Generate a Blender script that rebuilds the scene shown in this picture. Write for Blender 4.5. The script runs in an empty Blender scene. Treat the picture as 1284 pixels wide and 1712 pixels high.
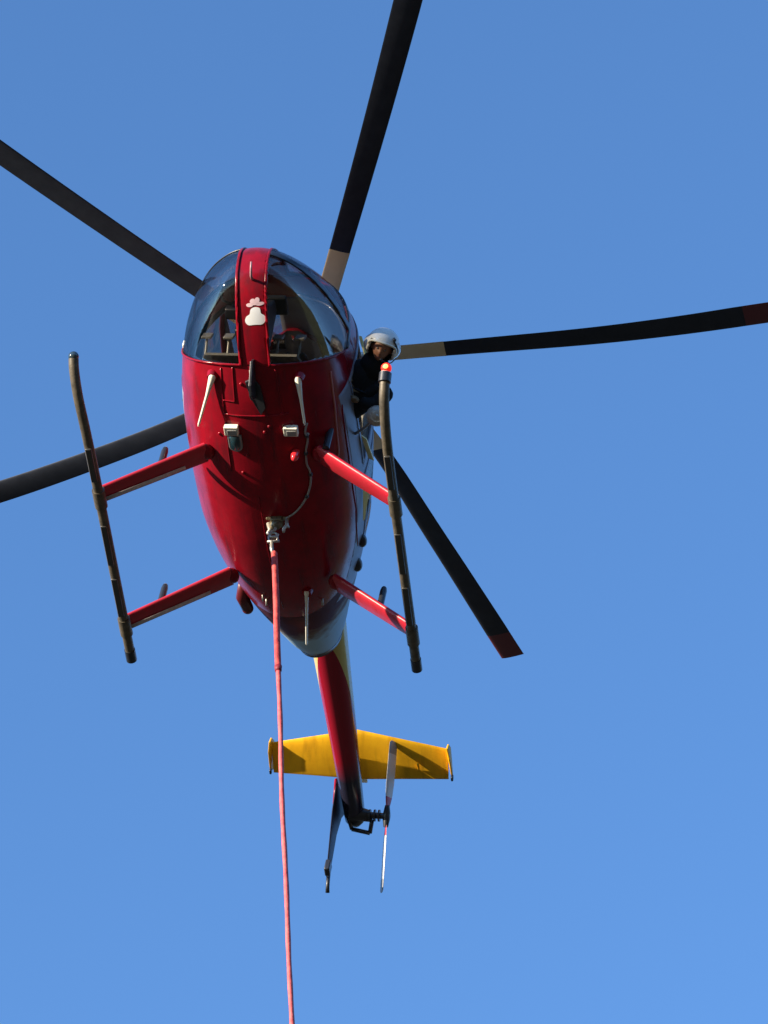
import bpy, bmesh, math, random
from mathutils import Vector, Matrix, Euler
random.seed(7)
S = bpy.context.scene
COL = S.collection

# ------------------------------------------------------------------ camera
PITCH = math.radians(42); ROLL = -0.062; FOC = 6816.4
cd = bpy.data.cameras.new('Camera'); cam = bpy.data.objects.new('Camera', cd); COL.objects.link(cam)
Cw = Matrix.Translation((0, 0, 1.6)) @ Matrix.Rotation(math.pi/2 + PITCH, 4, 'X') @ Matrix.Rotation(ROLL, 4, 'Z')
cam.matrix_world = Cw
cd.sensor_fit = 'VERTICAL'; cd.sensor_height = 36; cd.lens = FOC/1712*36
cd.clip_start = 0.1; cd.clip_end = 5000
S.camera = cam
# the helicopter hovers with its own pose: its frame is x right, y forward, z up, mast on the z axis
HC = Vector((-6.95423701, 21.8477384, -23.42512411))
a_, b_, c_ = 2.38683891, 3.40995954, 0.22431174
Rh = Matrix.Rotation(b_, 3, 'Z') @ Matrix.Rotation(a_, 3, 'X') @ Matrix.Rotation(c_, 3, 'Z')
H = Cw @ (Rh.transposed().to_4x4() @ Matrix.Translation(-HC))
Hi = H.inverted()

# ------------------------------------------------------------------ light
SUN_H = Vector((.82, .57, .008)).normalized()            # towards the sun, helicopter frame
sun_w = (H.to_3x3() @ SUN_H).normalized()
el = math.asin(sun_w.z); az = math.atan2(sun_w.x, sun_w.y)
print('sun elevation', math.degrees(el), 'azimuth', math.degrees(az))
W = bpy.data.worlds.new('World'); S.world = W; W.use_nodes = True
nt = W.node_tree; bg = nt.nodes['Background']
sky = nt.nodes.new('ShaderNodeTexSky'); sky.sky_type = 'NISHITA'; sky.sun_disc = False
sky.sun_elevation = el; sky.sun_rotation = az
sky.altitude = 300; sky.air_density = 1.0; sky.dust_density = 0.0; sky.ozone_density = 5.2
nt.links.new(sky.outputs[0], bg.inputs[0]); bg.inputs[1].default_value = 0.15
sl = bpy.data.lights.new('Sun', 'SUN'); sl.energy = 4.4; sl.angle = math.radians(.5); sl.color = (1, .86, .66)
so = bpy.data.objects.new('Sun', sl); COL.objects.link(so); so.rotation_euler = (-sun_w).to_track_quat('-Z', 'Y').to_euler()
S.view_settings.view_transform = 'Standard'; S.view_settings.look = 'None'
S.view_settings.exposure = 1.28; S.view_settings.gamma = 1
try: S.view_settings.use_curve_mapping = False
except Exception: pass
S.render.resolution_x = 768; S.render.resolution_y = 1024

# ------------------------------------------------------------------ materials
def mat(name, col, rough=.5, metal=0, coat=0, noise=None, bump=0, spec=.5, scale=6):
    m = bpy.data.materials.new(name); m.use_nodes = True; t = m.node_tree
    b = t.nodes['Principled BSDF']
    b.inputs['Base Color'].default_value = (*col, 1); b.inputs['Roughness'].default_value = rough
    b.inputs['Metallic'].default_value = metal; b.inputs['Coat Weight'].default_value = coat
    b.inputs['Coat Roughness'].default_value = .06; b.inputs['Specular IOR Level'].default_value = spec
    co = t.nodes.new('ShaderNodeTexCoord')
    if noise:
        n = t.nodes.new('ShaderNodeTexNoise'); n.inputs['Scale'].default_value = scale; n.inputs['Detail'].default_value = 8
        n.inputs['Roughness'].default_value = .65
        t.links.new(co.outputs['Object'], n.inputs['Vector'])
        r = t.nodes.new('ShaderNodeValToRGB'); r.color_ramp.elements[0].position = .35; r.color_ramp.elements[1].position = .68
        r.color_ramp.elements[0].color = (*col, 1); r.color_ramp.elements[1].color = (*noise, 1)
        t.links.new(n.outputs['Fac'], r.inputs['Fac']); t.links.new(r.outputs['Color'], b.inputs['Base Color'])
    if bump:
        n2 = t.nodes.new('ShaderNodeTexNoise'); n2.inputs['Scale'].default_value = 9; n2.inputs['Detail'].default_value = 4
        t.links.new(co.outputs['Object'], n2.inputs['Vector'])
        bp = t.nodes.new('ShaderNodeBump'); bp.inputs['Strength'].default_value = bump; bp.inputs['Distance'].default_value = .02
        t.links.new(n2.outputs['Fac'], bp.inputs['Height']); t.links.new(bp.outputs['Normal'], b.inputs['Normal'])
    return m
RED = mat('red_paint', (.29, .005, .015), .20, coat=0, spec=.22, noise=(.20, .005, .013), bump=.06)
REDG = mat('red_gear_paint', (.50, .012, .03), .40, coat=.12, noise=(.38, .018, .028), bump=.15)
SIL = mat('silver_paint', (.27, .28, .34), .40, coat=0, spec=.2, noise=(.21, .22, .27), bump=.08)
YEL = mat('yellow_paint', (.86, .46, .014), .45, coat=0, spec=.2, noise=(.76, .38, .012), bump=.06)
SUNLIT = mat('sunlit_yellow_tone', (.95, .84, .36), .4, noise=(.88, .76, .32))  # yellow lightened to paint in sunlight that the shaded flank does not get
CREAM = mat('cream_paint', (.93, .74, .44), .45, noise=(.86, .66, .38))
WHITE = mat('white_enamel', (.92, .87, .72), .4)
WHITEB = mat('bright_white', (.93, .93, .93), .6)
BLACK = mat('black_rubber', (.012, .013, .016), .5)
BLADE = mat('blade_paint', (.022, .027, .042), .55, spec=.25, noise=(.034, .040, .058))
DARK = mat('dark_trim', (.02, .022, .028), .4, coat=.2)
SKID = mat('worn_skid_metal', (.085, .072, .052), .5, metal=.3, noise=(.17, .14, .10), bump=.3, scale=14)
OLIVE = mat('oily_metal', (.30, .25, .15), .4, metal=.5, noise=(.10, .08, .05), scale=30)
STEEL = mat('steel', (.56, .50, .42), .4, metal=.5, noise=(.36, .34, .3))
GREY = mat('grey_paint', (.30, .30, .30), .45, noise=(.24, .24, .24))
INT = mat('cabin_trim', (.36, .33, .28), .75, noise=(.27, .25, .21))
SEAT = mat('seat_cloth', (.15, .14, .10), .85, noise=(.10, .10, .07), bump=.4)
SOOT = mat('sooty_paint', (.11, .07, .05), .65, spec=.12, noise=(.26, .24, .22), bump=.2, scale=5)
ROPE = mat('red_synthetic_rope', (.66, .085, .07), .7, noise=(.34, .025, .03), bump=.9, scale=14)
ROPET = mat('pale_red_sheath', (.70, .15, .14), .65, noise=(.46, .06, .07), bump=.7, scale=11)
JKT = mat('dark_jacket', (.010, .013, .017), .9, spec=.2, noise=(.020, .024, .028), bump=.5)
TRS = mat('dark_trousers', (.03, .035, .04), .85, noise=(.05, .05, .05))
SKIN = mat('skin', (.42, .20, .13), .5, noise=(.36, .16, .10))
GLOVE = mat('leather_glove', (.20, .14, .08), .7)
def emis(name, col, st):
    m = bpy.data.materials.new(name); m.use_nodes = True; b = m.node_tree.nodes['Principled BSDF']
    b.inputs['Base Color'].default_value = (*col, 1); b.inputs['Emission Color'].default_value = (*col, 1)
    b.inputs['Emission Strength'].default_value = st; return m
LAMP = emis('lit_red_lamp', (.9, .02, .006), .35)
LAMPC = emis('lit_lamp_core', (1, .30, .08), 1.6)
def glass(name, tint, ro=.02):
    m = bpy.data.materials.new(name); m.use_nodes = True; t = m.node_tree; t.nodes.clear()
    o = t.nodes.new('ShaderNodeOutputMaterial'); mx = t.nodes.new('ShaderNodeMixShader')
    tr = t.nodes.new('ShaderNodeBsdfTransparent'); tr.inputs[0].default_value = (*tint, 1)
    gl = t.nodes.new('ShaderNodeBsdfGlossy'); gl.inputs['Roughness'].default_value = ro; gl.inputs[0].default_value = (1, 1, 1, 1)
    fr = t.nodes.new('ShaderNodeFresnel'); fr.inputs[0].default_value = 1.5
    mt = t.nodes.new('ShaderNodeMath'); mt.operation = 'MULTIPLY_ADD'; mt.inputs[1].default_value = .26; mt.inputs[2].default_value = .01
    t.links.new(fr.outputs[0], mt.inputs[0]); t.links.new(mt.outputs[0], mx.inputs[0])
    t.links.new(tr.outputs[0], mx.inputs[1]); t.links.new(gl.outputs[0], mx.inputs[2]); t.links.new(mx.outputs[0], o.inputs[0])
    return m
GLASS = glass('tinted_acrylic', (.74, .735, .715))
GLASSU = glass('smoked_acrylic', (.76, .74, .75), .05)

def streaks(m, dark):
    t = m.node_tree; b = t.nodes['Principled BSDF']; src = b.inputs['Base Color'].links[0].from_socket
    co = t.nodes.new('ShaderNodeTexCoord'); mp = t.nodes.new('ShaderNodeMapping'); mp.inputs['Scale'].default_value = (9, 1.1, 5)
    n = t.nodes.new('ShaderNodeTexNoise'); n.inputs['Scale'].default_value = 1.6; n.inputs['Detail'].default_value = 6
    t.links.new(co.outputs['Object'], mp.inputs[0]); t.links.new(mp.outputs[0], n.inputs['Vector'])
    r = t.nodes.new('ShaderNodeMapRange'); r.inputs[1].default_value = .50; r.inputs[2].default_value = .72; r.inputs[4].default_value = .65
    t.links.new(n.outputs['Fac'], r.inputs[0])
    mx = t.nodes.new('ShaderNodeMix'); mx.data_type = 'RGBA'; mx.inputs[7].default_value = (*dark, 1)
    t.links.new(r.outputs[0], mx.inputs[0]); t.links.new(src, mx.inputs[6]); t.links.new(mx.outputs[2], b.inputs['Base Color'])
    rr = t.nodes.new('ShaderNodeMapRange'); rr.inputs[3].default_value = b.inputs['Roughness'].default_value; rr.inputs[4].default_value = .38
    t.links.new(r.outputs[0], rr.inputs[0]); t.links.new(rr.outputs[0], b.inputs['Roughness'])
streaks(RED, (.08, .010, .016)); streaks(YEL, (.45, .22, .01))

# ------------------------------------------------------------------ helpers
def thing(name, label, cat, M=None, group=None):
    o = bpy.data.objects.new(name, None); COL.objects.link(o); o.empty_display_size = .2
    if M is not None: o.matrix_world = M
    o['label'] = label; o['category'] = cat
    if group: o['group'] = group
    return o
def obj(name, bm, m, parent=None, smooth=True, bevel=0, label=None, autos=None):
    me = bpy.data.meshes.new(name); bmesh.ops.recalc_face_normals(bm, faces=bm.faces) if name != 'x' else None
    bm.to_mesh(me); bm.free()
    for mm in (m if isinstance(m, (list, tuple)) else [m]): me.materials.append(mm)
    o = bpy.data.objects.new(name, me); COL.objects.link(o)
    if parent: o.parent = parent
    if smooth:
        for p in me.polygons: p.use_smooth = True
    if bevel:
        b = o.modifiers.new('bev', 'BEVEL'); b.width = bevel; b.segments = 2; b.limit_method = 'ANGLE'; b.angle_limit = math.radians(40)
    if smooth and (bevel or autos):
        me.set_sharp_from_angle(angle=math.radians(autos or 40))
    if label: o['label'] = label
    return o
V = Vector
def frame(d):
    d = V(d).normalized(); u = V((0, 0, 1)) if abs(d.z) < .9 else V((0, 1, 0))
    x = u.cross(d).normalized(); y = d.cross(x).normalized(); return x, y, d
def tube(bm, pts, r, n=14, cap=True, rad2=None, up=None):
    """swept tube through pts; r number or list; optional flattening"""
    pts = [V(p) for p in pts]; rs = r if isinstance(r, (list, tuple)) else [r]*len(pts)
    rings = []; px = None
    for i, p in enumerate(pts):
        d = (pts[min(i+1, len(pts)-1)]-pts[max(i-1, 0)]).normalized()
        if px is None: x, y, _ = frame(d)
        else:
            x = (px - d*px.dot(d)).normalized(); y = d.cross(x)
        px = x
        rings.append([bm.verts.new(p + (x*math.cos(k/n*2*math.pi)+y*math.sin(k/n*2*math.pi))*rs[i]) for k in range(n)])
    for a, b in zip(rings, rings[1:]):
        for k in range(n): bm.faces.new((a[k], a[(k+1) % n], b[(k+1) % n], b[k]))
    if cap: bm.faces.new(rings[0][::-1]); bm.faces.new(rings[-1])
    return bm
def smooth_pts(P, n=6):
    P = [V(p) for p in P]; out = []
    for i in range(len(P)-1):
        p0 = P[max(i-1, 0)]; p1 = P[i]; p2 = P[i+1]; p3 = P[min(i+2, len(P)-1)]
        for k in range(n):
            t = k/n
            out.append(.5*((2*p1)+(p2-p0)*t+(2*p0-5*p1+4*p2-p3)*t*t+(3*p1-p0-3*p2+p3)*t**3))
    out.append(P[-1]); return out
def box(bm, c, s, R=None):
    vs = []
    for i in (-1, 1):
        for j in (-1, 1):
            for k in (-1, 1):
                v = V((i*s[0]/2, j*s[1]/2, k*s[2]/2))
                if R is not None: v = R @ v
                vs.append(bm.verts.new(V(c)+v))
    for f in ((0, 1, 3, 2), (4, 6, 7, 5), (0, 4, 5, 1), (2, 3, 7, 6), (0, 2, 6, 4), (1, 5, 7, 3)):
        bm.faces.new([vs[i] for i in f])
    return bm
def ball(bm, c, r, sx=1, sy=1, sz=1, R=None, u=24, v=16):
    M = Matrix.Translation(c) @ (R.to_4x4() if R is not None else Matrix()) @ Matrix.Diagonal((sx, sy, sz, 1))
    bmesh.ops.create_uvsphere(bm, u_segments=u, v_segments=v, radius=r, matrix=M); return bm
def prism(bm, poly, off):
    """closed polygon (3D points) extruded by vector off"""
    off = V(off); a = [bm.verts.new(V(p)-off/2) for p in poly]; b = [bm.verts.new(V(p)+off/2) for p in poly]
    n = len(poly)
    bm.faces.new(a[::-1]); bm.faces.new(b)
    for i in range(n): bm.faces.new((a[i], a[(i+1) % n], b[(i+1) % n], b[i]))
    return bm
def airfoil(n=14, t=.12):
    """(chordwise 0..1, thickness) loop, nose at 0"""
    up = []; 
    for i in range(n+1):
        x = (1-math.cos(math.pi*i/n))/2
        y = 5*t*(.2969*math.sqrt(x)-.126*x-.3516*x*x+.2843*x**3-.1036*x**4)
        up.append((x, max(y, .002)))
    return up + [(x, -y*.8) for x, y in up[::-1][1:-1]]
def wing(bm, secs, t=.12):
    """secs: (leading edge point, trailing edge point, normal[, thickness])"""
    rings = []
    for s in secs:
        le, te, nrm = V(s[0]), V(s[1]), V(s[2]).normalized(); tt = s[3] if len(s) > 3 else t
        c = (te-le).length
        rings.append([bm.verts.new(le+(te-le)*x+nrm*y*c) for x, y in airfoil(12, tt)])
    n = len(rings[0])
    for a, b in zip(rings, rings[1:]):
        for k in range(n): bm.faces.new((a[k], a[(k+1) % n], b[(k+1) % n], b[k]))
    bm.faces.new(rings[0][::-1]); bm.faces.new(rings[-1]); return bm

# ------------------------------------------------------------------ ground
def ground():
    bm = bmesh.new(); N = 24; L = 1500
    vs = [[bm.verts.new((-L+2*L*i/N, -L+2*L*j/N, 0)) for j in range(N+1)] for i in range(N+1)]
    for i in range(N):
        for j in range(N): bm.faces.new((vs[i][j], vs[i+1][j], vs[i+1][j+1], vs[i][j+1]))
    o = obj('ground', bm, mat('dry_grass_ground', (.030, .034, .020), .95, noise=(.055, .045, .028), scale=.6), None, False)
    o['kind'] = 'structure'; o['label'] = 'flat dry grassy ground under the hovering helicopter'
ground()
def glow_block_ridge():  # unseen ridge added to cut the horizon glow, dipped towards the sun
    bm = bmesh.new(); N = 180; rows = []
    for i in range(N):
        a = 2*math.pi*i/N
        dv = abs((a-math.atan2(sun_w.y, sun_w.x)+math.pi) % (2*math.pi)-math.pi)
        h = 62+min(1, max(0, (dv-.35)/.6))*190+22*math.sin(3*a+.6)+14*math.sin(7*a+2)+8*math.sin(13*a+1)+5*math.sin(29*a)+random.uniform(-3, 3)
        rows.append([bm.verts.new((math.cos(a)*r_, math.sin(a)*r_, z)) for r_, z in ((760, -1), (850, h*.35), (940, h*.85), (1010, h), (1120, h*.8), (1300, -1))])
    for i in range(N):
        a, b = rows[i], rows[(i+1) % N]
        for k in range(5): bm.faces.new((a[k], b[k], b[k+1], a[k+1]))
    o = obj('glow_block_ridge', bm, mat('glow_block_dark', (.022, .032, .016), .95, noise=(.045, .05, .026), scale=.02), None)
    o['kind'] = 'structure'; o['label'] = 'added unseen dark ridge ring that blocks the horizon glow'
glow_block_ridge()

# ------------------------------------------------------------------ helicopter
heli = thing('helicopter', 'red helicopter with five rotor blades and a yellow tailplane hovering in the sky', 'helicopter', H)
ST = [
(2.13,0.0,1.24,1.24,1.24,2,2),(2.115,.13,1.13,1.24,1.36,2,2),(2.05,.255,1.01,1.24,1.50,2.05,2),(1.93,.38,.89,1.24,1.64,2.1,2.05),
(1.74,.50,.77,1.24,1.80,2.15,2.2),(1.46,.605,.65,1.25,2.00,2.2,2.45),(1.15,.67,.56,1.27,2.15,2.3,2.8),(.75,.71,.50,1.29,2.25,2.35,3.0),
(.3,.715,.475,1.3,2.28,2.4,3.0),(-.15,.705,.48,1.3,2.25,2.4,2.8),(-.55,.66,.52,1.32,2.16,2.35,2.5),(-.95,.575,.61,1.35,2.10,2.25,2.3),
(-1.35,.465,.76,1.40,2.03,2.15,2.1),(-1.75,.345,.96,1.48,1.95,2.05,2),(-2.1,.25,1.17,1.55,1.88,2,2),(-2.27,.19,1.30,1.59,1.85,2,2)]
def spl(ys, x):
    n = len(ys); d = [ys[i+1]-ys[i] for i in range(n-1)]; m = [0]*n
    for i in range(1, n-1):
        if d[i-1]*d[i] > 0: m[i] = 2*d[i-1]*d[i]/(d[i-1]+d[i])
    m[0] = d[0]; m[-1] = d[-1]
    i = min(int(x), n-2); t = x-i
    return (1+2*t)*(1-t)**2*ys[i]+t*(1-t)**2*m[i]+t*t*(3-2*t)*ys[i+1]+t*t*(t-1)*m[i+1]
COLS = [[s[j] for s in ST] for j in range(7)]
def secpt(u, th, grow=0):
    y, w, zb, zm, zt, nl, nu = [spl(cc, u) for cc in COLS]
    c, s = math.cos(th), math.sin(th); n = nl if s < 0 else nu
    e = lambda q: math.copysign(abs(q)**(2/n), q)
    return V((w*e(c), y, zm+((zm-zb) if s < 0 else (zt-zm))*e(s)))
def surf_low(x, y):
    """z of the lower skin at (x, y)"""
    lo, hi = 0, len(ST)-1.0
    for _ in range(40):
        m = (lo+hi)/2
        if spl(COLS[0], m) > y: lo = m
        else: hi = m
    w, zb, zm, nl = [spl(COLS[k], lo) for k in (1, 2, 3, 5)]
    q = min(abs(x)/max(w, 1e-4), .999)
    return zm-(zm-zb)*(1-q**nl)**(1/nl)
def body_grid():
    bm = bmesh.new(); rings = []
    us = [(.5*(k/10)**2) for k in range(1, 10)] + [.5+(len(ST)-1.5)*k/150 for k in range(151)]
    NT = 160
    tip = bm.verts.new(secpt(0, 0))
    for u in us: rings.append([bm.verts.new(secpt(u, 2*math.pi*(k+.5)/NT)) for k in range(NT)])
    for k in range(NT): bm.faces.new((tip, rings[0][k], rings[0][(k+1) % NT]))
    for a, b in zip(rings, rings[1:]):
        for k in range(NT): bm.faces.new((a[k], b[k], b[(k+1) % NT], a[(k+1) % NT]))
    return bm
sx_ = .076
def strip_x(p): return p.x + .01 + sx_*(1.4-p.z)
fz = lambda p: p.z + .15*p.y - 1.70
wb = lambda p: p.y + .55*p.z - 1.904
PL = []   # (point, normal)
def plane(n, d): PL.append((V(n)*(d/V(n).length_squared), V(n)))
for q in (-.125, -.105, .105, .125): plane((1, 0, -sx_), q-.01-sx_*1.4)
plane((0, 1, .55), 1.904); plane((0, 1, .55), 1.884)
plane((0, .15, 1), 1.70+.03); plane((0, .15, 1), 1.70-.045); plane((0, .15, 1), 1.70+.055); plane((0, .15, 1), 1.70+.08)
plane((0, 1, -.2), 1.22-.28); plane((0, 1, -.2), 1.18-.28)
plane((0, 0, 1), .93); plane((0, 0, 1), 1.98)
for q in (.36, .92): plane((0, 1, 0), q)
for q in (-.52, -.10, .10, .52): plane((1, 0, 0), q)
plane((0, 1, 0), -1.28); plane((0, 1, -1.2), -2.144)
for q in (1.0, .96, .14, .10, -.02, -.06, -.70, -.74): plane((0, 1, 0), q)
for q in (1.14, 1.17, 2.04, 2.08): plane((0, 0, 1), q)
def region(p):
    s = strip_x(p); gy = p.y-.2*(p.z-1.4)
    if wb(p) > -.02 and gy > 1.18 and p.y > .9:
        if abs(s) < .105: return 'nose_strip'
        if abs(s) < .125: return 'windshield_trim'
        if wb(p) < 0: return 'windshield_trim'
        if gy < 1.22: return 'canopy_frame'
        if (-.045 < fz(p) < .03) if s < 0 else (.055 < fz(p) < .08): return 'canopy_frame'
        return 'upper_canopy_window' if fz(p) > (0 if s < 0 else .067) else 'windshield'
    if p.z > 1.14 and p.z < 2.08 and abs(p.x) > .3:
        for y0, y1 in ((.10, 1.0), (-.74, -.02)):
            if y0 < p.y < y1:
                inner = y0+.04 < p.y < y1-.04 and 1.17 < p.z < 2.04
                if p.x > 0: return 'door_window' if inner else 'door_frame'
                if y0 < 0: return 'door_window' if inner else 'aft_door_frame'
                return None if inner else 'front_door_jamb'
    if p.z > 1.98 and .36 < p.y < .92 and .10 < p.x < .52: return 'skylight'
    if p.y < -1.28 or (p.z < .93 and p.y-1.2*p.z < -2.144): return 'engine_cowl'
    if p.z < .93 or (p.y > 1.0 and p.z < 1.45): return 'belly'
    if p.y > 1.0: return 'front_fuselage'
    return 'upper_fuselage'
REGMAT = {'nose_strip': RED, 'windshield_trim': RED, 'canopy_frame': DARK, 'upper_canopy_window': GLASSU, 'windshield': GLASS,
          'skylight': GLASSU, 'door_window': GLASS, 'door_frame': RED, 'aft_door_frame': SIL, 'front_door_jamb': SIL, 'front_fuselage': RED, 'engine_cowl': SOOT, 'belly': RED, 'upper_fuselage': SIL}
THICK = {'skylight': .004, 'windshield': .004, 'upper_canopy_window': .004, 'door_window': .004}
OUT = {'front_door_jamb': .006, 'windshield_trim': .012, 'canopy_frame': .012, 'door_frame': .008, 'aft_door_frame': .006}
def build_body():
    bm = body_grid()
    for co, no in PL:
        bmesh.ops.bisect_plane(bm, geom=bm.verts[:]+bm.edges[:]+bm.faces[:], dist=1e-5, plane_co=co, plane_no=no)
    bm.normal_update()
    regs = {}
    for f in bm.faces:
        c = f.calc_center_median(); r = region(c)
        if r is None: continue
        key = (r, 0)
        if r == 'skylight': key = (r, 1 if c.x > 0 else -1)
        if r in ('windshield', 'upper_canopy_window'): key = (r, 1 if strip_x(c) > 0 else -1)
        if r in ('door_window', 'door_frame', 'aft_door_frame', 'front_door_jamb'): key = (r, (1 if c.y > .05 else -1)*(1 if c.x > 0 else 2))
        regs.setdefault(key, []).append(f)
    parts = {}
    for (r, s), fs in regs.items():
        nb = bmesh.new(); mp = {}
        for f in fs:
            for v in f.verts:
                if v not in mp: mp[v] = nb.verts.new(v.co)
            nb.faces.new([mp[v] for v in f.verts])
        me = bpy.data.meshes.new(r); bmesh.ops.recalc_face_normals(nb, faces=nb.faces)
        # normals outward
        ct = V((0, 0, 1.3)); sc = sum((f.normal.dot(f.calc_center_median()-V((0, f.calc_center_median().y*.7, 1.3))) for f in nb.faces))
        if sc < 0: bmesh.ops.reverse_faces(nb, faces=nb.faces)
        nb.to_mesh(me); nb.free(); me.materials.append(REGMAT[r])
        for p in me.polygons: p.use_smooth = True
        o = bpy.data.objects.new(r, me); COL.objects.link(o); o.parent = heli
        so_ = o.modifiers.new('sol', 'SOLIDIFY')
        so_.thickness = THICK.get(r, .015)+OUT.get(r, 0)
        so_.offset = 1 if r in OUT else -1; so_.use_rim = r not in ('belly', 'engine_cowl')
        if r in OUT: so_.thickness = OUT[r]
        me.set_sharp_from_angle(angle=math.radians(50))
        parts[(r, s)] = o
    bm.free(); return parts
BP = build_body()
BP[('engine_cowl', 0)]['label'] = 'sooty brown and grey lower engine cowling behind the belly'
for k, o in list(BP.items()):
    if k[0] == 'door_window': o.parent = BP[('aft_door_frame' if abs(k[1]) == 2 else 'door_frame', k[1])]

# soot only in the middle of the cowl: material with position mask
def cowl_mat():
    t = SOOT.node_tree; b = t.nodes['Principled BSDF']
    co = t.nodes.new('ShaderNodeTexCoord'); sp = t.nodes.new('ShaderNodeSeparateXYZ'); t.links.new(co.outputs['Object'], sp.inputs[0])
    nz = t.nodes.new('ShaderNodeTexNoise'); nz.inputs['Scale'].default_value = 5; nz.inputs['Detail'].default_value = 8; t.links.new(co.outputs['Object'], nz.inputs['Vector'])
    m1 = t.nodes.new('ShaderNodeMath'); m1.operation = 'MULTIPLY_ADD'; m1.inputs[1].default_value = -1.25; m1.inputs[2].default_value = -1.68
    t.links.new(sp.outputs['Y'], m1.inputs[0])          # -1.25*y-1.68 : 0 at y=-1.34, 1 at -2.1
    m2 = t.nodes.new('ShaderNodeMath'); m2.operation = 'MULTIPLY_ADD'; m2.inputs[1].default_value = 1.3; m2.inputs[2].default_value = -.78
    t.links.new(nz.outputs['Fac'], m2.inputs[0])
    ax = t.nodes.new('ShaderNodeMath'); ax.operation = 'MULTIPLY_ADD'; ax.inputs[1].default_value = 1.6; ax.inputs[2].default_value = -1.55
    t.links.new(sp.outputs['Z'], ax.inputs[0])
    a1 = t.nodes.new('ShaderNodeMath'); a1.operation = 'ADD'; t.links.new(m1.outputs[0], a1.inputs[0]); t.links.new(m2.outputs[0], a1.inputs[1])
    a2 = t.nodes.new('ShaderNodeMath'); a2.operation = 'ADD'; t.links.new(a1.outputs[0], a2.inputs[0]); t.links.new(ax.outputs[0], a2.inputs[1])
    r = t.nodes.new('ShaderNodeValToRGB'); e = r.color_ramp.elements
    e[0].position = -.0; e[0].color = (.09, .018, .022, 1); e[1].position = .56; e[1].color = (.40, .56, .66, 1)
    k = e.new(.25); k.color = (.20, .13, .09, 1)
    t.links.new(a2.outputs[0], r.inputs['Fac']); t.links.new(r.outputs['Color'], b.inputs['Base Color'])
cowl_mat()

# roof fairing, mast
bm = bmesh.new()
rings = []
for y, w, z0, z1 in ((.62, .05, 2.20, 2.24), (.5, .2, 2.18, 2.32), (.2, .27, 2.15, 2.40), (-.3, .28, 2.1, 2.40), (-.9, .24, 2.0, 2.28), (-1.5, .14, 1.9, 2.08), (-1.7, .08, 1.86, 1.98)):
    rings.append([bm.verts.new((w*math.copysign(abs(math.cos(k/20*math.pi))**.7, math.cos(k/20*math.pi)), y, z0+(z1-z0)*math.sin(k/20*math.pi)**.7)) for k in range(21)])
for a, b in zip(rings, rings[1:]):
    for k in range(20): bm.faces.new((a[k], a[k+1], b[k+1], b[k]))
bm.faces.new(rings[0]); bm.faces.new(rings[-1][::-1])
obj('roof_fairing', bm, RED, heli)
bm = bmesh.new(); tube(bm, [(0, 0, 2.3), (0, 0, 2.62)], [.06, .045], 20); obj('rotor_mast', bm, STEEL, heli, autos=40)

# rotor
HUBZ = 2.554; CONE = .366/4.03
bm = bmesh.new(); tube(bm, [(0, 0, 2.50), (0, 0, 2.53), (0, 0, 2.61), (0, 0, 2.66)], [.12, .17, .17, .09], 30)
hub = obj('rotor_hub', bm, GREY, heli, autos=40)
bm = bmesh.new(); tube(bm, [(0, 0, 2.38), (0, 0, 2.42)], [.15, .15], 30)
obj('swashplate', bm, STEEL, heli, autos=40)
AZ = [[(0.3, 3.4), (1.2, 3.4), (2.3, 3.3), (3.1, 3.9), (4.02, 4.9)], [(0.3, 71), (1.2, 71.0), (2.5, 71.2), (4.02, 71.6)],
      [(0.3, 142.3), (1.2, 142.15), (2.2, 141.6), (4.02, 140.8)], [(0.3, -144), (1.2, -144.6), (2.6, -147.3), (4.02, -149.3)],
      [(0.3, -65.2), (1.14, -65.9), (2.04, -68.3), (3.02, -69.2), (4.02, -69.8)]]
def azr(T, r):
    if r <= T[0][0]: return T[0][1]
    for (r0, a0), (r1, a1) in zip(T, T[1:]):
        if r <= r1:
            t = (r-r0)/(r1-r0); return a0+(a1-a0)*t
    return T[-1][1]
def azs(T, r): return (azr(T, r-.35)+azr(T, r-.15)+azr(T, r)+azr(T, r+.15)+azr(T, r+.35))/5
def bpt(T, r, zo=0):
    a = math.radians(azs(T, r)); return V((-math.cos(a)*r, math.sin(a)*r, HUBZ+CONE*r+zo))
CH = .205; TIPM = mat('dull_red_tip', (.13, .028, .04), .5)
def blade_secs(T, r0, r1, n, ch=CH, th=.13, tw=True):
    out = []
    for i in range(n+1):
        r = r0+(r1-r0)*i/n; p = bpt(T, r); d = (bpt(T, r+.05)-bpt(T, r-.05)).normalized(); k_ = .84+.26*min(1, max(0, (r-1.0)/2.6))
        # rotor turns anticlockwise seen from above (heli frame): leading edge that way
        lead = V((0, 0, 1)).cross(d).normalized()
        ang = math.radians(9-6*r/4.03); nrm = d.cross(lead).normalized()
        if nrm.z < 0: nrm = -nrm
        lead = (lead*math.cos(ang)+nrm*math.sin(ang)).normalized(); nr = d.cross(lead)
        if nr.z < 0: nr = -nr
        out.append((p+lead*ch*k_*.48, p-lead*ch*k_*.52, nr, th))
    return out
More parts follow.
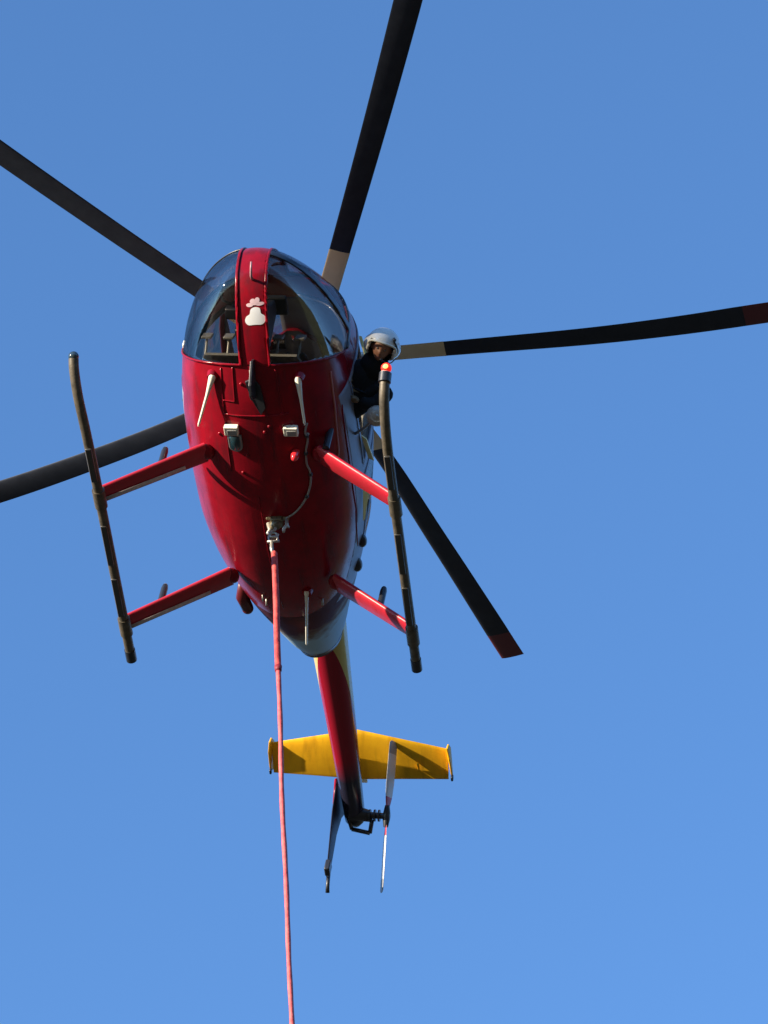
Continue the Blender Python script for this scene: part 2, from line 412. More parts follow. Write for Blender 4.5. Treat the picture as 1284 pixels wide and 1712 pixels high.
for T in AZ:
    rc = 1.02 if T is AZ[2] else 1.17
    bm = bmesh.new(); wing(bm, blade_secs(T, rc, 3.70, 26)); bl = obj('rotor_blade', bm, BLADE, heli, autos=35)
    bm = bmesh.new(); wing(bm, blade_secs(T, .52, rc, 8, CH*1.02, .14)); obj('blade_root_cuff', bm, CREAM, bl, autos=35)
    bm = bmesh.new(); wing(bm, blade_secs(T, 3.70, 4.02, 6)); obj('blade_tip', bm, TIPM, bl, autos=35)
    bm = bmesh.new(); tube(bm, [bpt(T, .12), bpt(T, .3), bpt(T, .56)], [.05, .045, .03], 12); obj('blade_grip', bm, STEEL, bl, autos=35)
    a = math.radians(azs(T, .3)+16); q = V((-math.cos(a)*.15, math.sin(a)*.15, 2.41))
    bm = bmesh.new(); tube(bm, [q, bpt(T, .36, -.01)], .012, 8); obj('pitch_link', bm, STEEL, bl)

# tail boom with paint: red below, yellow above
BX = -.045
def boom_c(t): return V((BX + .03*t, -2.02-2.70*t, 1.70+.06*t))
def boom_r(t): return .178-.084*t
def paint_boom():
    m = bpy.data.materials.new('boom_paint'); m.use_nodes = True; t = m.node_tree; b = t.nodes['Principled BSDF']
    b.inputs['Roughness'].default_value = .2; b.inputs['Specular IOR Level'].default_value = .34
    co = t.nodes.new('ShaderNodeTexCoord'); sp = t.nodes.new('ShaderNodeSeparateXYZ'); t.links.new(co.outputs['Object'], sp.inputs[0])
    # z - zc(y) relative height ; boundary rises aft
    m1 = t.nodes.new('ShaderNodeMath'); m1.operation = 'MULTIPLY_ADD'; m1.inputs[1].default_value = -.0222; m1.inputs[2].default_value = 1.655
    t.links.new(sp.outputs['Y'], m1.inputs[0])
    m2 = t.nodes.new('ShaderNodeMath'); m2.operation = 'SUBTRACT'; t.links.new(sp.outputs['Z'], m2.inputs[0]); t.links.new(m1.outputs[0], m2.inputs[1])
    # boundary offset: -.045 at y=-2.3 rising to +.2 at y=-3.5
    m3 = t.nodes.new('ShaderNodeMapRange'); m3.inputs[1].default_value = -2.4; m3.inputs[2].default_value = -3.6; m3.inputs[3].default_value = -.16; m3.inputs[4].default_value = .03
    t.links.new(sp.outputs['Y'], m3.inputs[0])
    m4 = t.nodes.new('ShaderNodeMath'); m4.operation = 'GREATER_THAN'; t.links.new(m2.outputs[0], m4.inputs[0]); t.links.new(m3.outputs[0], m4.inputs[1])
    mx = t.nodes.new('ShaderNodeMix'); mx.data_type = 'RGBA'; t.links.new(m4.outputs[0], mx.inputs[0])
    mx.inputs[6].default_value = (.30, .005, .020, 1); mx.inputs[7].default_value = (.66, .50, .16, 1)
    # dark blue aft end, with its gradual shadow painted into the colour
    m5 = t.nodes.new('ShaderNodeMapRange'); m5.inputs[1].default_value = -3.9; m5.inputs[2].default_value = -4.2; t.links.new(sp.outputs['Y'], m5.inputs[0])
    nz = t.nodes.new('ShaderNodeMix'); nz.data_type = 'RGBA'; t.links.new(m5.outputs[0], nz.inputs[0]); t.links.new(mx.outputs[2], nz.inputs[6]); nz.inputs[7].default_value = (.02, .02, .04, 1)
    t.links.new(nz.outputs[2], b.inputs['Base Color'])
    return m
bm = bmesh.new(); tube(bm, [boom_c(i/40) for i in range(41)], [boom_r(i/40) for i in range(41)], 40)
boom = obj('tail_boom', bm, paint_boom(), heli, autos=50)
bm = bmesh.new(); e = boom_c(1)
tube(bm, [e+V((0, .03, 0)), e+V((0, -.05, 0)), e+V((0, -.13, 0))], [.098, .095, .04], 24); obj('boom_end_cap', bm, DARK, heli, autos=50)
# rivet band rings on boom
for t_ in ():
    bm = bmesh.new(); tube(bm, [boom_c(t_-.003), boom_c(t_+.003)], [boom_r(t_)+.0035]*2, 40); obj('boom_joint_band', bm, REDG, boom)

# exhaust rim at pod tail
bm = bmesh.new(); 
P0 = [secpt(len(ST)-1.25, 2*math.pi*k/40) for k in range(40)]; P1 = [secpt(len(ST)-1.0, 2*math.pi*k/40) for k in range(40)]
cen = V((0, -2.27, 1.57)); P2 = [V((0, -2.29, 0))+V((p.x*1.0, 0, p.z)) for p in P1]; P3 = [cen+(p-cen)*.7 for p in P1]
R_ = []
for P, g in ((P0, 1.02), (P1, 1.03), (P2, 1.02), (P3, 1)):
    R_.append([bm.verts.new(V((p.x*g, p.y, cen.z+(p.z-cen.z)*g))) for p in P])
for a, b in zip(R_, R_[1:]):
    for k in range(40): bm.faces.new((a[k], a[(k+1) % 40], b[(k+1) % 40], b[k]))
bm.faces.new(R_[-1]); obj('exhaust_rim', bm, DARK, heli, autos=60)

# vertical fin: upper part up to the stabiliser, lower part canted outwards
bm = bmesh.new()
wing(bm, [((.02, -4.20, 2.25), (.02, -4.72, 2.25), (1, 0, 0)), ((.075, -4.26, 2.0), (.075, -4.86, 2.0), (1, 0, 0)), ((.12, -4.36, 1.80), (.12, -4.80, 1.78), (1, 0, .05)),
          ((.125, -4.44, 1.55), (.125, -4.78, 1.55), (1, 0, .1)), ((.125, -4.60, 1.24), (.125, -4.83, 1.22), (1, 0, .1)), ((.125, -4.72, 1.0), (.125, -4.90, 1.08), (1, 0, .1))], .09)
fin = obj('vertical_fin', bm, mat('dark_fin_paint', (.022, .02, .035), .5, spec=.2), heli, autos=50)
bm = bmesh.new(); wing(bm, [((.125, -4.42, 1.92), (.125, -4.50, 1.92), (1, 0, 0), .25), ((.130, -4.33, 1.83), (.130, -4.50, 1.83), (1, 0, 0), .22), ((.131, -4.44, 1.66), (.131, -4.56, 1.62), (1, 0, .1), .22)]); obj('fin_leading_edge', bm, RED, fin)
bm = bmesh.new(); tube(bm, [(.125, -4.80, 1.06), (.125, -4.86, .98), (.125, -4.90, .95)], [.018, .018, .02], 10); obj('tail_skid', bm, DARK, fin)
bm = bmesh.new(); box(bm, (.115, -4.69, 1.06), (.05, .10, .12)); obj('fin_tip_fitting', bm, DARK, fin, bevel=.01)

# stabiliser
SZ = 2.276
bm = bmesh.new()
wing(bm, [((.818, -4.41, SZ+.06), (.818, -4.69, SZ-.055), (0, 0, 1)), ((.42, -4.31, SZ+.06), (.42, -4.71, SZ-.055), (0, 0, 1)), ((.0, -4.21, SZ+.065), (.0, -4.73, SZ-.06), (0, 0, 1)),
          ((-.42, -4.31, SZ+.06), (-.42, -4.71, SZ-.055), (0, 0, 1)), ((-.82, -4.41, SZ+.06), (-.82, -4.69, SZ-.055), (0, 0, 1))], .135)
stab = obj('horizontal_stabilizer', bm, YEL, heli, autos=60)
for s, x in ((1, .82), (-1, -.83)):
    bm = bmesh.new()
    prism(bm, [(x, -4.35, SZ+.06), (x, -4.33, SZ-.02), (x+s*.018, -4.44, SZ-.045), (x+s*.024, -4.62, SZ-.055), (x+s*.024, -4.68, SZ-.045), (x, -4.70, SZ+.03), (x, -4.60, SZ+.10), (x, -4.45, SZ+.12)], (.016, 0, 0))
    ep = obj('end_plate', bm, YEL, stab, False, bevel=.004)
    bm = bmesh.new(); box(bm, (x+s*.024, -4.67, SZ-.055), (.022, .05, .05)); obj('end_plate_weight', bm, DARK, ep, bevel=.008)
bm = bmesh.new(); box(bm, (0, -4.79, SZ-.01), (.09, .05, .03)); obj('tail_light', bm, WHITEB, stab, bevel=.008)
bm = bmesh.new(); box(bm, (-.55, -4.55, SZ-.045), (.014, .08, .02)); obj('stabilizer_rib', bm, YEL, stab)

# tail rotor
TR = V((-.324, -4.665, 1.70)); ta = .564
bm = bmesh.new()
tube(bm, [(BX+.05, -4.68, 1.73), (-.10, -4.672, 1.72), (-.16, -4.67, 1.715)], [.07, .06, .045], 18)
gb = obj('tail_gearbox', bm, DARK, heli, autos=40)
bm = bmesh.new(); tube(bm, [(-.15, -4.67, 1.71), (-.25, -4.667, 1.705), TR+V((-.03, 0, 0))], [.032, .028, .03], 14)
for x in (-.17, -.215, -.255): tube(bm, [(x-.008, -4.667, 1.706), (x+.008, -4.667, 1.706)], [.055, .055], 14)
sh = obj('tail_rotor_shaft', bm, DARK, heli, autos=40)
bm = bmesh.new()
up_ = V((0, math.sin(ta), math.cos(ta)))
# control bracket loop below gearbox
cpx = [(.03, -4.70, 1.69), (.0, -4.79, 1.64), (-.17, -4.80, 1.61), (-.19, -4.70, 1.68), (-.02, -4.71, 1.70)]
for p, q in zip(cpx, cpx[1:]): tube(bm, [p, q], .02, 8)
obj('control_bracket', bm, DARK, heli)
bm = bmesh.new(); tube(bm, [TR-up_*.10, TR-up_*.03, TR+up_*.03, TR+up_*.10], [.022, .034, .034, .022], 14)
th_ = obj('tail_rotor_hub', bm, DARK, heli, autos=40)
TRW = mat('tail_blade_white', (.62, .62, .60), .4); TRR = mat('tail_blade_red', (.45, .03, .05), .4)
fwdp = V((0, math.cos(ta), -math.sin(ta)))
for s in (1, -1):
    def sec(r, ch, nx=.35):
        p = TR+up_*s*r+V((-.01*r, 0, 0)); l = (fwdp*.94+V((nx*s, 0, 0))).normalized()
        return (p+l*ch*.4, p-l*ch*.6, (up_.cross(l)), .12)
    bm = bmesh.new(); wing(bm, [sec(.18, .115), sec(.30, .14), sec(.58, .14)])
    tb = obj('tail_rotor_blade', bm, TRW if s > 0 else TRW, heli, autos=35)
    bm = bmesh.new(); wing(bm, [sec(.06, .05, .3), sec(.12, .085), sec(.18, .115)]); obj('tail_blade_root', bm, TRR, tb, autos=35)
    bm = bmesh.new(); wing(bm, [sec(.58, .14), sec(.68, .135), sec(.701, .07)]); obj('tail_blade_tip', bm, GREY, tb, autos=35)

# ------------------------------------------------------------------ landing gear
def strut(s, y0, y1, root):
    """faired strut from belly root to foot"""
    a = V((s*root[0], y0, root[1])); b = V((s*1.20, y1, .075)); m = a.lerp(b, .5)+V((0, 0, .015))
    bm = bmesh.new(); secs = []
    for t in range(9):
        t = t/8; p = (a*(1-t)**2+m*2*t*(1-t)+b*t*t) if False else a.lerp(b, t)
        d = (b-a).normalized(); fw = V((0, 1, 0)); fw = (fw-d*fw.dot(d)).normalized(); n = d.cross(fw)
        if n.z < 0: n = -n
        ch = .20-.03*t
        secs.append((p+fw*ch*.5, p-fw*ch*.5, n, .34))
    wing(bm, secs); o = obj('skid_strut', bm, REDG, heli, autos=50)
    # pale strip along the aft lower side
    d = (b-a).normalized(); fw = V((0, 1, 0)); fw = (fw-d*fw.dot(d)).normalized(); n = d.cross(fw)
    if n.z < 0: n = -n
    if s > 0:
        bm = bmesh.new(); p = a.lerp(b, .22)-fw*.045-n*.027; q = a.lerp(b, .97)-fw*.040-n*.024
        wing(bm, [(p+fw*.018, p-fw*.018, n, .2), (q+fw*.02, q-fw*.02, n, .2)]); obj('pale_strip', bm, mat('pale_strip_tone', (.80, .74, .74), .8, noise=(.6, .5, .5), scale=30), o)
    # root fairing
    bm = bmesh.new(); ball(bm, a-d*.01, .08, .7, 1.0, .5); obj('strut_root_fairing', bm, RED, o)
    # clamp at the foot
    bm = bmesh.new(); tube(bm, [(s*1.2, y1-.09, .035), (s*1.2, y1+.09, .035)], .052, 16); obj('skid_clamp', bm, SKID, o, autos=40)
    # drag brace peg
    pg = a.lerp(b, .44 if y0 > 0 else .68); 
    if s < 0: pg = a.lerp(b, .10 if y0 > 0 else .57)
    if y0 > 0 and s < 0: pg = pg + V((0, .09, .02))
    bm = bmesh.new(); tube(bm, [pg+V((0, .02, -.01)), pg+V((0, .02, .21)), pg+V((0, .02, .25))], [.029, .029, .022], 12); g = obj('step_peg', bm, DARK, o, autos=40)
    bm = bmesh.new(); ball(bm, pg+V((0, .02, .25)), .018, u=12, v=8); obj('peg_cap', bm, STEEL, g)
    return o
strut(1, .69, .64, (.42, .565)); strut(-1, .66, .64, (.50, .60))
strut(1, -.70, -.77, (.40, .60)); strut(-1, -.80, -.77, (.46, .66))
for s in (1, -1):
    if s > 0: P = [(1.2, -1.13, .03), (1.2, -.5, .03), (1.2, .2, .03), (1.2, .9, .03), (1.215, 1.35, .06), (1.245, 1.62, .13), (1.27, 1.80, .23), (1.28, 1.88, .31)]
    else: P = [(-1.2, -1.13, .03), (-1.2, -.5, .03), (-1.2, .2, .03), (-1.2, 1.0, .03), (-1.2, 1.4, .06), (-1.2, 1.62, .13), (-1.2, 1.72, .21), (-1.2, 1.78, .29)]
    sp = smooth_pts(P, 6)
    bm = bmesh.new(); tube(bm, sp, .040, 18); sk = obj('skid_tube', bm, SKID, heli, autos=50)
    bm = bmesh.new(); ball(bm, P[-1], .043); obj('skid_cap', bm, STEEL if s < 0 else mat('dark_cap', (.03, .05, .06), .15, coat=1), sk)
    bm = bmesh.new(); tube(bm, [V(P[0])+V((0, -.02, 0)), V(P[0])+V((0, .10, 0))], .045, 16); obj('skid_end_plug', bm, DARK, sk, autos=50)
    for y0, y1 in ((-.62, -.2), (-.05, .38), (.85, 1.2)):
        bm = bmesh.new(); box(bm, (s*1.2, (y0+y1)/2, -.008), (.05, y1-y0, .022)); obj('skid_shoe', bm, mat('shoe_steel', (.09, .085, .075), .4, metal=.6), sk, bevel=.006)
    if s < 0:
        e = V(P[-1]); 
        bm = bmesh.new(); ball(bm, e+V((-.005, .03, .04)), .042); l1 = obj('position_light', bm, LAMP, heli, label='glowing red position light on the tip of the skid')
        bm = bmesh.new(); ball(bm, e+V((-.005, .055, .028)), .022); obj('lamp_bulb', bm, LAMPC, l1)
        bm = bmesh.new(); tube(bm, [e+V((0, -.03, -.06)), e+V((0, .0, .01))], .05, 16); obj('lamp_socket', bm, DARK, l1, autos=40)

# ------------------------------------------------------------------ belly fittings
def antenna(p, q, k=.03, mt=WHITE):
    p, q = V(p), V(q); d = (q-p).normalized()
    bm = bmesh.new(); tube(bm, [p-d*.03, p-d*.01, p+d*.06, p+d*.16, q-d*.02, q], [k*.75, k, k*.72, .013, .010, .004], 14)
    o = obj('antenna_rod', bm, mt, heli, autos=60)
    bm = bmesh.new(); tube(bm, [p+V((0, 0, .05)), p+V((0, 0, -.005))], [.05, .04], 16); obj('antenna_base', bm, RED, o, autos=40)
    return o
antenna((.295, 1.40, .655), (.43, 1.02, .50)); antenna((-.393, 1.365, .69), (-.435, 1.034, .53))
antenna((-.215, -.87, .60), (-.10, -1.62, .76), .022)
def fit_z(x, y): return surf_low(x, y)
for x, y, lite in ((.167, .975, True), (-.308, .95, False)):
    z = fit_z(x, y)
    bm = bmesh.new(); box(bm, (x, y, z-.022), (.115, .085, .05)); bx_ = obj('belly_box', bm, WHITE, heli, False, bevel=.006)
    bm = bmesh.new(); box(bm, (x-.008, y-.008, z-.049), (.075, .05, .006)); obj('box_plate', bm, GREY, bx_, bevel=.002)
    if lite:
        bm = bmesh.new(); z2 = fit_z(x-.02, y-.15)-.008
        pl = [(x-.02+.052*math.cos(a), y-.155+.052*math.sin(a) if math.sin(a) < 0 else y-.10, z2) for a in [k/24*2*math.pi for k in range(24)]]
        prism(bm, [(x-.02+.055, y-.05, z2)]+[(x-.02+.055*math.cos(a), y-.155+.055*math.sin(a), z2) for a in [-k/16*math.pi for k in range(17)]]+[(x-.02-.055, y-.05, z2)], (0, 0, .03))
        rr = obj('lamp_recess', bm, GREY, heli, bevel=.004)
        bm = bmesh.new(); prism(bm, [(x-.02+.038, y-.05, z2-.016)]+[(x-.02+.038*math.cos(a), y-.155+.038*math.sin(a), z2-.016) for a in [-k/16*math.pi for k in range(17)]]+[(x-.02-.038, y-.05, z2-.016)], (0, 0, .006))
        obj('lamp_glass', bm, mat('dark_lamp_glass', (.01, .03, .04), .08, coat=1), rr)
x, y = -.32, .72; z = fit_z(x, y)
bm = bmesh.new(); tube(bm, [(x, y, z+.01), (x, y, z-.05), (x, y, z-.08), (x, y, z-.095)], [.036, .034, .024, .006], 20); obj('beacon', bm, mat('red_beacon', (.75, .03, .04), .15, coat=1), heli, autos=60, label='small red beacon dome under the belly')
for x, y in ((.056, 1.37), (.064, .73), (.331, 1.30), (-.42, .86), (.12, .55), (-.25, 1.1), (.28, .9), (-.1, .95), (-.14, 1.0)):
    z = fit_z(x, y); bm = bmesh.new(); ball(bm, (x, y, z), .016, 1, 1, .8, u=12, v=8); obj('rivet_boss', bm, STEEL if x < -.4 else RED, heli)
# drain tubes / small vents near the tail of the belly
for x, y in ((.17, -.92), (.15, -.98), (-.30, -1.05)):
    z = fit_z(x, y); bm = bmesh.new(); tube(bm, [(x, y, z+.02), (x-.005, y-.05, z-.03)], .009, 8); obj('drain_tube', bm, STEEL, heli)
# panel seams on the belly, as thin raised strips following the skin
def seam(pts, w=.006, m=RED, name='panel_seam', h=.003):
    bm = bmesh.new(); prev = None
    P = []
    for (x0, y0), (x1, y1) in zip(pts, pts[1:]):
        for k in range(12): t = k/12; P.append((x0+(x1-x0)*t, y0+(y1-y0)*t))
    P.append(pts[-1])
    V3 = [V((x, y, fit_z(x, y)-h)) for x, y in P]
    tube(bm, V3, w, 6); return obj(name, bm, m, heli)
seam([(.22, 1.48), (.22, .55)]); seam([(.22, 1.1), (-.30, 1.1)]); seam([(-.22, 1.48), (-.26, 1.1)]); seam([(.12, 1.50), (.12, 1.22)]); seam([(.12, 1.22), (.22, 1.22)])
seam([(-.60, 1.25), (-.615, .95), (-.61, .55), (-.59, .4)], .009, mat('pale_seam', (.5, .16, .14), .5)); seam([(-.655, .9), (-.66, .4), (-.655, -.2), (-.60, -.7)], .007, RED)
seam([(.02, .30), (.02, -1.1)], .003)
# signal cable from the antenna to the hook
cb = [(-.43, .97), (-.41, .90), (-.42, .82), (-.40, .72), (-.395, .60), (-.41, .50), (-.40, .38), (-.35, .25), (-.26, .13), (-.16, .07), (-.10, .05)]
cp = smooth_pts([(x, y, fit_z(x, y)-.016-.006*math.sin(i*2.1)) for i, (x, y) in enumerate(cb)], 5)
bm = bmesh.new(); tube(bm, cp, .0085, 8); obj('signal_cable', bm, mat('grey_cable', (.30, .28, .27), .5), heli)
for i in (8, 16, 26, 34):
    bm = bmesh.new(); p = cp[i]; d = (cp[i+1]-p).normalized(); tube(bm, [p-d*.012, p+d*.012], .016, 10); obj('cable_clip', bm, DARK, heli)

# cargo hook
HK = V((-.10, .05, .45))
bm = bmesh.new()
box(bm, HK+V((0, .0, .02)), (.10, .09, .07)); tube(bm, [HK+V((.09, .02, .03)), HK+V((-.10, .02, .03))], .018, 10)
ball(bm, HK+V((0, 0, -.02)), .05, 1, .8, 1)
hook = obj('cargo_hook', bm, OLIVE, heli, bevel=.008)
bm = bmesh.new(); tube(bm, [HK+V((.07, -.01, .0)), HK+V((.045, -.03, -.06)), HK+V((.06, -.035, -.09)), HK+V((.03, -.03, -.11))], [.018, .02, .016, .012], 10); obj('hook_lever', bm, STEEL, hook)
bm = bmesh.new(); tube(bm, [HK+V((-.085, .03, .01)), HK+V((-.095, .02, -.05)), HK+V((-.075, .01, -.08)), HK+V((-.08, .01, -.12))], [.012, .016, .014, .012], 10)
tube(bm, [HK+V((-.09, .01, -.05)), HK+V((-.115, .01, -.06))], .01, 8); obj('hook_solenoid', bm, STEEL, hook)
bm = bmesh.new(); tube(bm, smooth_pts([HK+V((0, 0, -.03)), HK+V((.0, .0, -.09)), HK+V((.03, 0, -.12)), HK+V((.02, 0, -.17)), HK+V((-.02, 0, -.17)), HK+V((-.035, 0, -.14))], 5), .012, 10); obj('load_beam', bm, STEEL, hook)
bm = bmesh.new(); box(bm, HK+V((.02, .03, .055)), (.16, .03, .02)); box(bm, HK+V((.0, -.06, .05)), (.05, .05, .03)); obj('hook_bracket', bm, OLIVE, hook, bevel=.004)

# wire cutter blade under the nose + pitot tube
zc = fit_z(-.05, 1.46)
bm = bmesh.new(); prism(bm, [(-.055, 1.56, zc+.06), (-.055, 1.60, zc-.02), (-.055, 1.48, zc-.18), (-.055, 1.40, zc-.21), (-.055, 1.34, zc-.19), (-.055, 1.22, zc+.0)], (.022, 0, 0)); wc = obj('lower_wire_cutter', bm, DARK, heli, False, bevel=.004)
bm = bmesh.new(); tube(bm, [(-.03, 1.505, zc-.02), (-.055, 1.44, zc-.14)], .007, 8); obj('cutter_edge', bm, STEEL, wc)
bm = bmesh.new(); P = [(.02, 1.40), (-.05, 1.43), (-.10, 1.36), (-.13, 1.18), (-.09, 1.12), (-.02, 1.26)]
prism(bm, [(x, y, surf_low(x, y)-.012) for x, y in P], (0, 0, .02)); obj('cutter_base_shadow', bm, DARK, wc, False, bevel=.003)  # dark plate: lower part of the cutter plus its painted cast shadow
bm = bmesh.new(); tube(bm, [(-.045, 2.08, 1.06), (-.045, 2.13, 1.04), (-.045, 2.18, 1.07), (-.045, 2.22, 1.11)], [.012, .011, .009, .008], 10); obj('pitot_tube', bm, mat('pinkish_metal', (.40, .22, .24), .4), heli)

# emblem on the nose strip: white pear shape with small pinkish knot over it, laid on the skin
def on_nose(x, h):
    """x sideways, h distance along skin upwards from anchor -> point on skin"""
    u0 = 2.95
    # find theta for underside centre shifted by x; step in section parameter
    lo, hi = .2, 5.5; target = h
    for _ in range(40):
        m = (lo+hi)/2; p = secpt(m, -math.pi/2)
        if p.z-p.y*-1*0 > 0 and (p.z+p.y) > target: lo = m
        else: hi = m
    m = (lo+hi)/2; w, zb, zm, nl = [spl(COLS[k], m) for k in (1, 2, 3, 5)]; y = spl(COLS[0], m)
    q = min(abs(x)/w, .99)
    return V((x, y, zm-(zm-zb)*(1-q**nl)**(1/nl)))
def decal(poly, name, m, par, off=.003, ro=.5):
    # poly in (x, s) where s = y+z along centre line; filled by a triangle fan over a dense ring set
    bm = bmesh.new(); cx = sum(p[0] for p in poly)/len(poly); cs = sum(p[1] for p in poly)/len(poly)
    K = 5; rings = []
    def pt(x, s):
        p = on_nose(x, s); n = V((0, .55, -.83)); return p+n*off
    c0 = bm.verts.new(pt(cx, cs)); n = len(poly)  #
    for k in range(1, K+1): rings.append([bm.verts.new(pt(cx+(x-cx)*k/K, cs+(s-cs)*k/K)) for x, s in poly])
    for i in range(n): bm.faces.new((c0, rings[0][i], rings[0][(i+1) % n]))
    for a, b in zip(rings, rings[1:]):
        for i in range(n): bm.faces.new((a[i], b[i], b[(i+1) % n], a[(i+1) % n]))
    o = obj(name, bm, m, par, False); sm = o.modifiers.new('s', 'SOLIDIFY'); sm.thickness = .001; return o
def ell(cx, cs, rx, rs, n=20): return [(cx+rx*math.cos(2*math.pi*i/n), cs+rs*math.sin(2*math.pi*i/n)) for i in range(n)]
PEAR0 = [(-.165+.0, .0)]
def sm2(P, n=4):
    P = [V((a, b, 0)) for a, b in P]; L = len(P); out = []
    for i in range(L):
        p0, p1, p2, p3 = P[i-1], P[i], P[(i+1) % L], P[(i+2) % L]
        for k in range(n):
            t = k/n; q = .5*((2*p1)+(p2-p0)*t+(2*p0-5*p1+4*p2-p3)*t*t+(3*p1-p0-3*p2+p3)*t**3); out.append((q.x, q.y))
    return out
DX, DS = -.080, 2.72
pear = sm2([(.0, .105), (.035, .085), (.045, .03), (.072, .0), (.080, -.05), (.055, -.09), (.0, -.088), (-.055, -.09), (-.080, -.05), (-.072, .0), (-.045, .03), (-.035, .085)])
em = decal([(DX-x, DS+s) for x, s in pear], 'nose_emblem', WHITEB, heli)
PINK = mat('pink_white', (.80, .55, .58), .5)
for cx, cs, rx, rs in ((.022, .17, .022, .03), (-.012, .175, .020, .035), (.045, .13, .028, .022), (-.035, .135, .034, .020), (.0, .14, .03, .014)):
    decal(ell(DX+cx, DS+cs, rx, rs), 'emblem_knot', PINK, em, .0035)

# left flank: round lamp, jamb parts coloured as if sunlit, small vents, exhaust pipe on the right
c0 = V((-.93, .80, .93))
bm = bmesh.new(); ball(bm, c0, .088, 1, 1, .95); rl = obj('round_side_lamp', bm, mat('lamp_shell', (.36, .34, .30), .35, coat=.4), heli, label='round pale grey lamp housing beside the left door')
dv = (HC-c0).normalized(); X, Y, Z = frame(dv)
bm = bmesh.new(); tube(bm, [c0+dv*.055, c0+dv*.074], [.055, .050], 24); obj('lamp_lens', bm, mat('lamp_lens_glass', (.55, .6, .62), .12, metal=.6), rl, autos=40)
bm = bmesh.new(); ball(bm, c0+dv*.078, .016, u=12, v=8); tube(bm, [c0+dv*.076-X*.03, c0+dv*.076+X*.03], .006, 8); obj('lamp_boss', bm, STEEL, rl)
bm = bmesh.new(); tube(bm, [c0, V((-.80, .60, 1.02)), V((-.70, .50, 1.05))], .012, 10); obj('lamp_bracket', bm, GREY, rl)
def quad_plate(name, pts, off, m, par=heli):
    bm = bmesh.new(); prism(bm, pts, off); return obj(name, bm, m, par, False, bevel=.004)
quad_plate('sunlit_side_flange', [(-.725, .40, 1.15), (-.765, .36, 1.15), (-.78, .05, 1.24), (-.735, .08, 1.24)], (0, .0, .02), SUNLIT)
quad_plate('sunlit_side_flange', [(-.70, -.10, 1.05), (-.745, -.13, 1.10), (-.70, -.36, .99), (-.685, -.37, .97)], (0, .02, .02), SUNLIT)
quad_plate('door_post_strip', [(-.685, 1.00, 1.68), (-.71, .99, 1.68), (-.765, .86, 1.58), (-.745, .86, 1.56)], (0, .015, .02), SUNLIT)
for p, r in (((-.620, -.72, 1.10), .05), ((-.54, -1.02, 1.13), .055)):
    bm = bmesh.new(); ball(bm, p, r, .8, 1.3, .9); obj('side_vent_scoop', bm, DARK, heli)
bm = bmesh.new(); tube(bm, [(.40, -1.05, .90), (.43, -1.22, .90), (.40, -1.34, .90)], [.04, .055, .05], 18); ball(bm, (.40, -1.35, .90), .05); obj('overboard_vent', bm, mat('dark_red_vent', (.10, .01, .012), .35), heli)
bm = bmesh.new(); ball(bm, (.665, .85, 1.02), .02, u=12, v=8); obj('door_handle', bm, DARK, heli)
bm = bmesh.new(); box(bm, (.655, 1.22, 1.24), (.02, .10, .06)); obj('door_mirror', bm, WHITE, heli, bevel=.006)

# ------------------------------------------------------------------ cabin interior
def half_w(y, z):
    lo, hi = 0, len(ST)-1.0
    for _ in range(40):
        m = (lo+hi)/2
        if spl(COLS[0], m) > y: lo = m
        else: hi = m
    w, zb, zm, nl = [spl(COLS[k], lo) for k in (1, 2, 3, 5)]; q = min(abs(zm-z)/(zm-zb), .999)
    return w*(1-q**nl)**(1/nl)
FY = [1.5-.15*k for k in range(16)]
bm = bmesh.new(); prism(bm, [(half_w(y, .80)-.035, y, .83) for y in FY]+[(-half_w(y, .80)+.035, y, .83) for y in FY[::-1]], (0, 0, .03)); obj('cabin_floor', bm, INT, heli, False)
bm = bmesh.new(); prism(bm, [V((q_.x*.93, -.80, 1.33+(q_.z-1.33)*.93)) for q_ in [secpt(10.6, 2*math.pi*k/40) for k in range(40)]], (0, .03, 0)); obj('firewall', bm, INT, heli, False)
bm = bmesh.new(); box(bm, (0, .14, 1.00), (1.18, .05, .40)); box(bm, (0, .14, 1.85), (.9, .04, .10)); obj('cabin_bulkhead', bm, INT, heli, bevel=.01)
bm = bmesh.new(); box(bm, (0, .05, 2.13), (.9, .5, .03)); obj('roof_liner', bm, INT, heli, bevel=.01)
for x in (.31, -.31):
    for y, nm in ((.48, 'seat'), (-.42, 'seat')):
        bm = bmesh.new(); box(bm, (x, y, 1.02), (.44, .46, .09)); st_ = obj(nm, bm, SEAT, heli, bevel=.035)
        bm = bmesh.new(); box(bm, (x, y-.26, 1.34), (.42, .08, .60), Matrix.Rotation(math.radians(-8), 3, 'X')); obj('backrest', bm, SEAT, st_, bevel=.035)
        bm = bmesh.new(); box(bm, (x, y, .90), (.36, .36, .14)); obj('seat_base', bm, INT, st_, bevel=.01)
        if y > 0:
            bm = bmesh.new(); box(bm, (x, y-.31, 1.72), (.22, .07, .16)); obj('headrest', bm, SEAT, st_, bevel=.03)
            for dx in (-.09, .09):
                bm = bmesh.new(); tube(bm, [(x+dx, y-.24, 1.60), (x+dx*.9, y-.15, 1.35), (x+dx*.5, y-.08, 1.08)], .018, 6); obj('shoulder_strap', bm, mat('strap_web', (.25, .25, .24), .8), st_)
bm = bmesh.new(); prism(bm, [(0, 1.70, .88), (0, 1.75, 1.15), (0, 1.62, 1.38), (0, 1.50, 1.40), (0, 1.44, 1.10), (0, 1.40, .88)], (.24, 0, 0)); ip = obj('instrument_panel', bm, DARK, heli, False, bevel=.02)
bm = bmesh.new(); box(bm, (0, 1.53, 1.42), (.40, .18, .05)); obj('glare_shield', bm, BLACK, ip, bevel=.015)
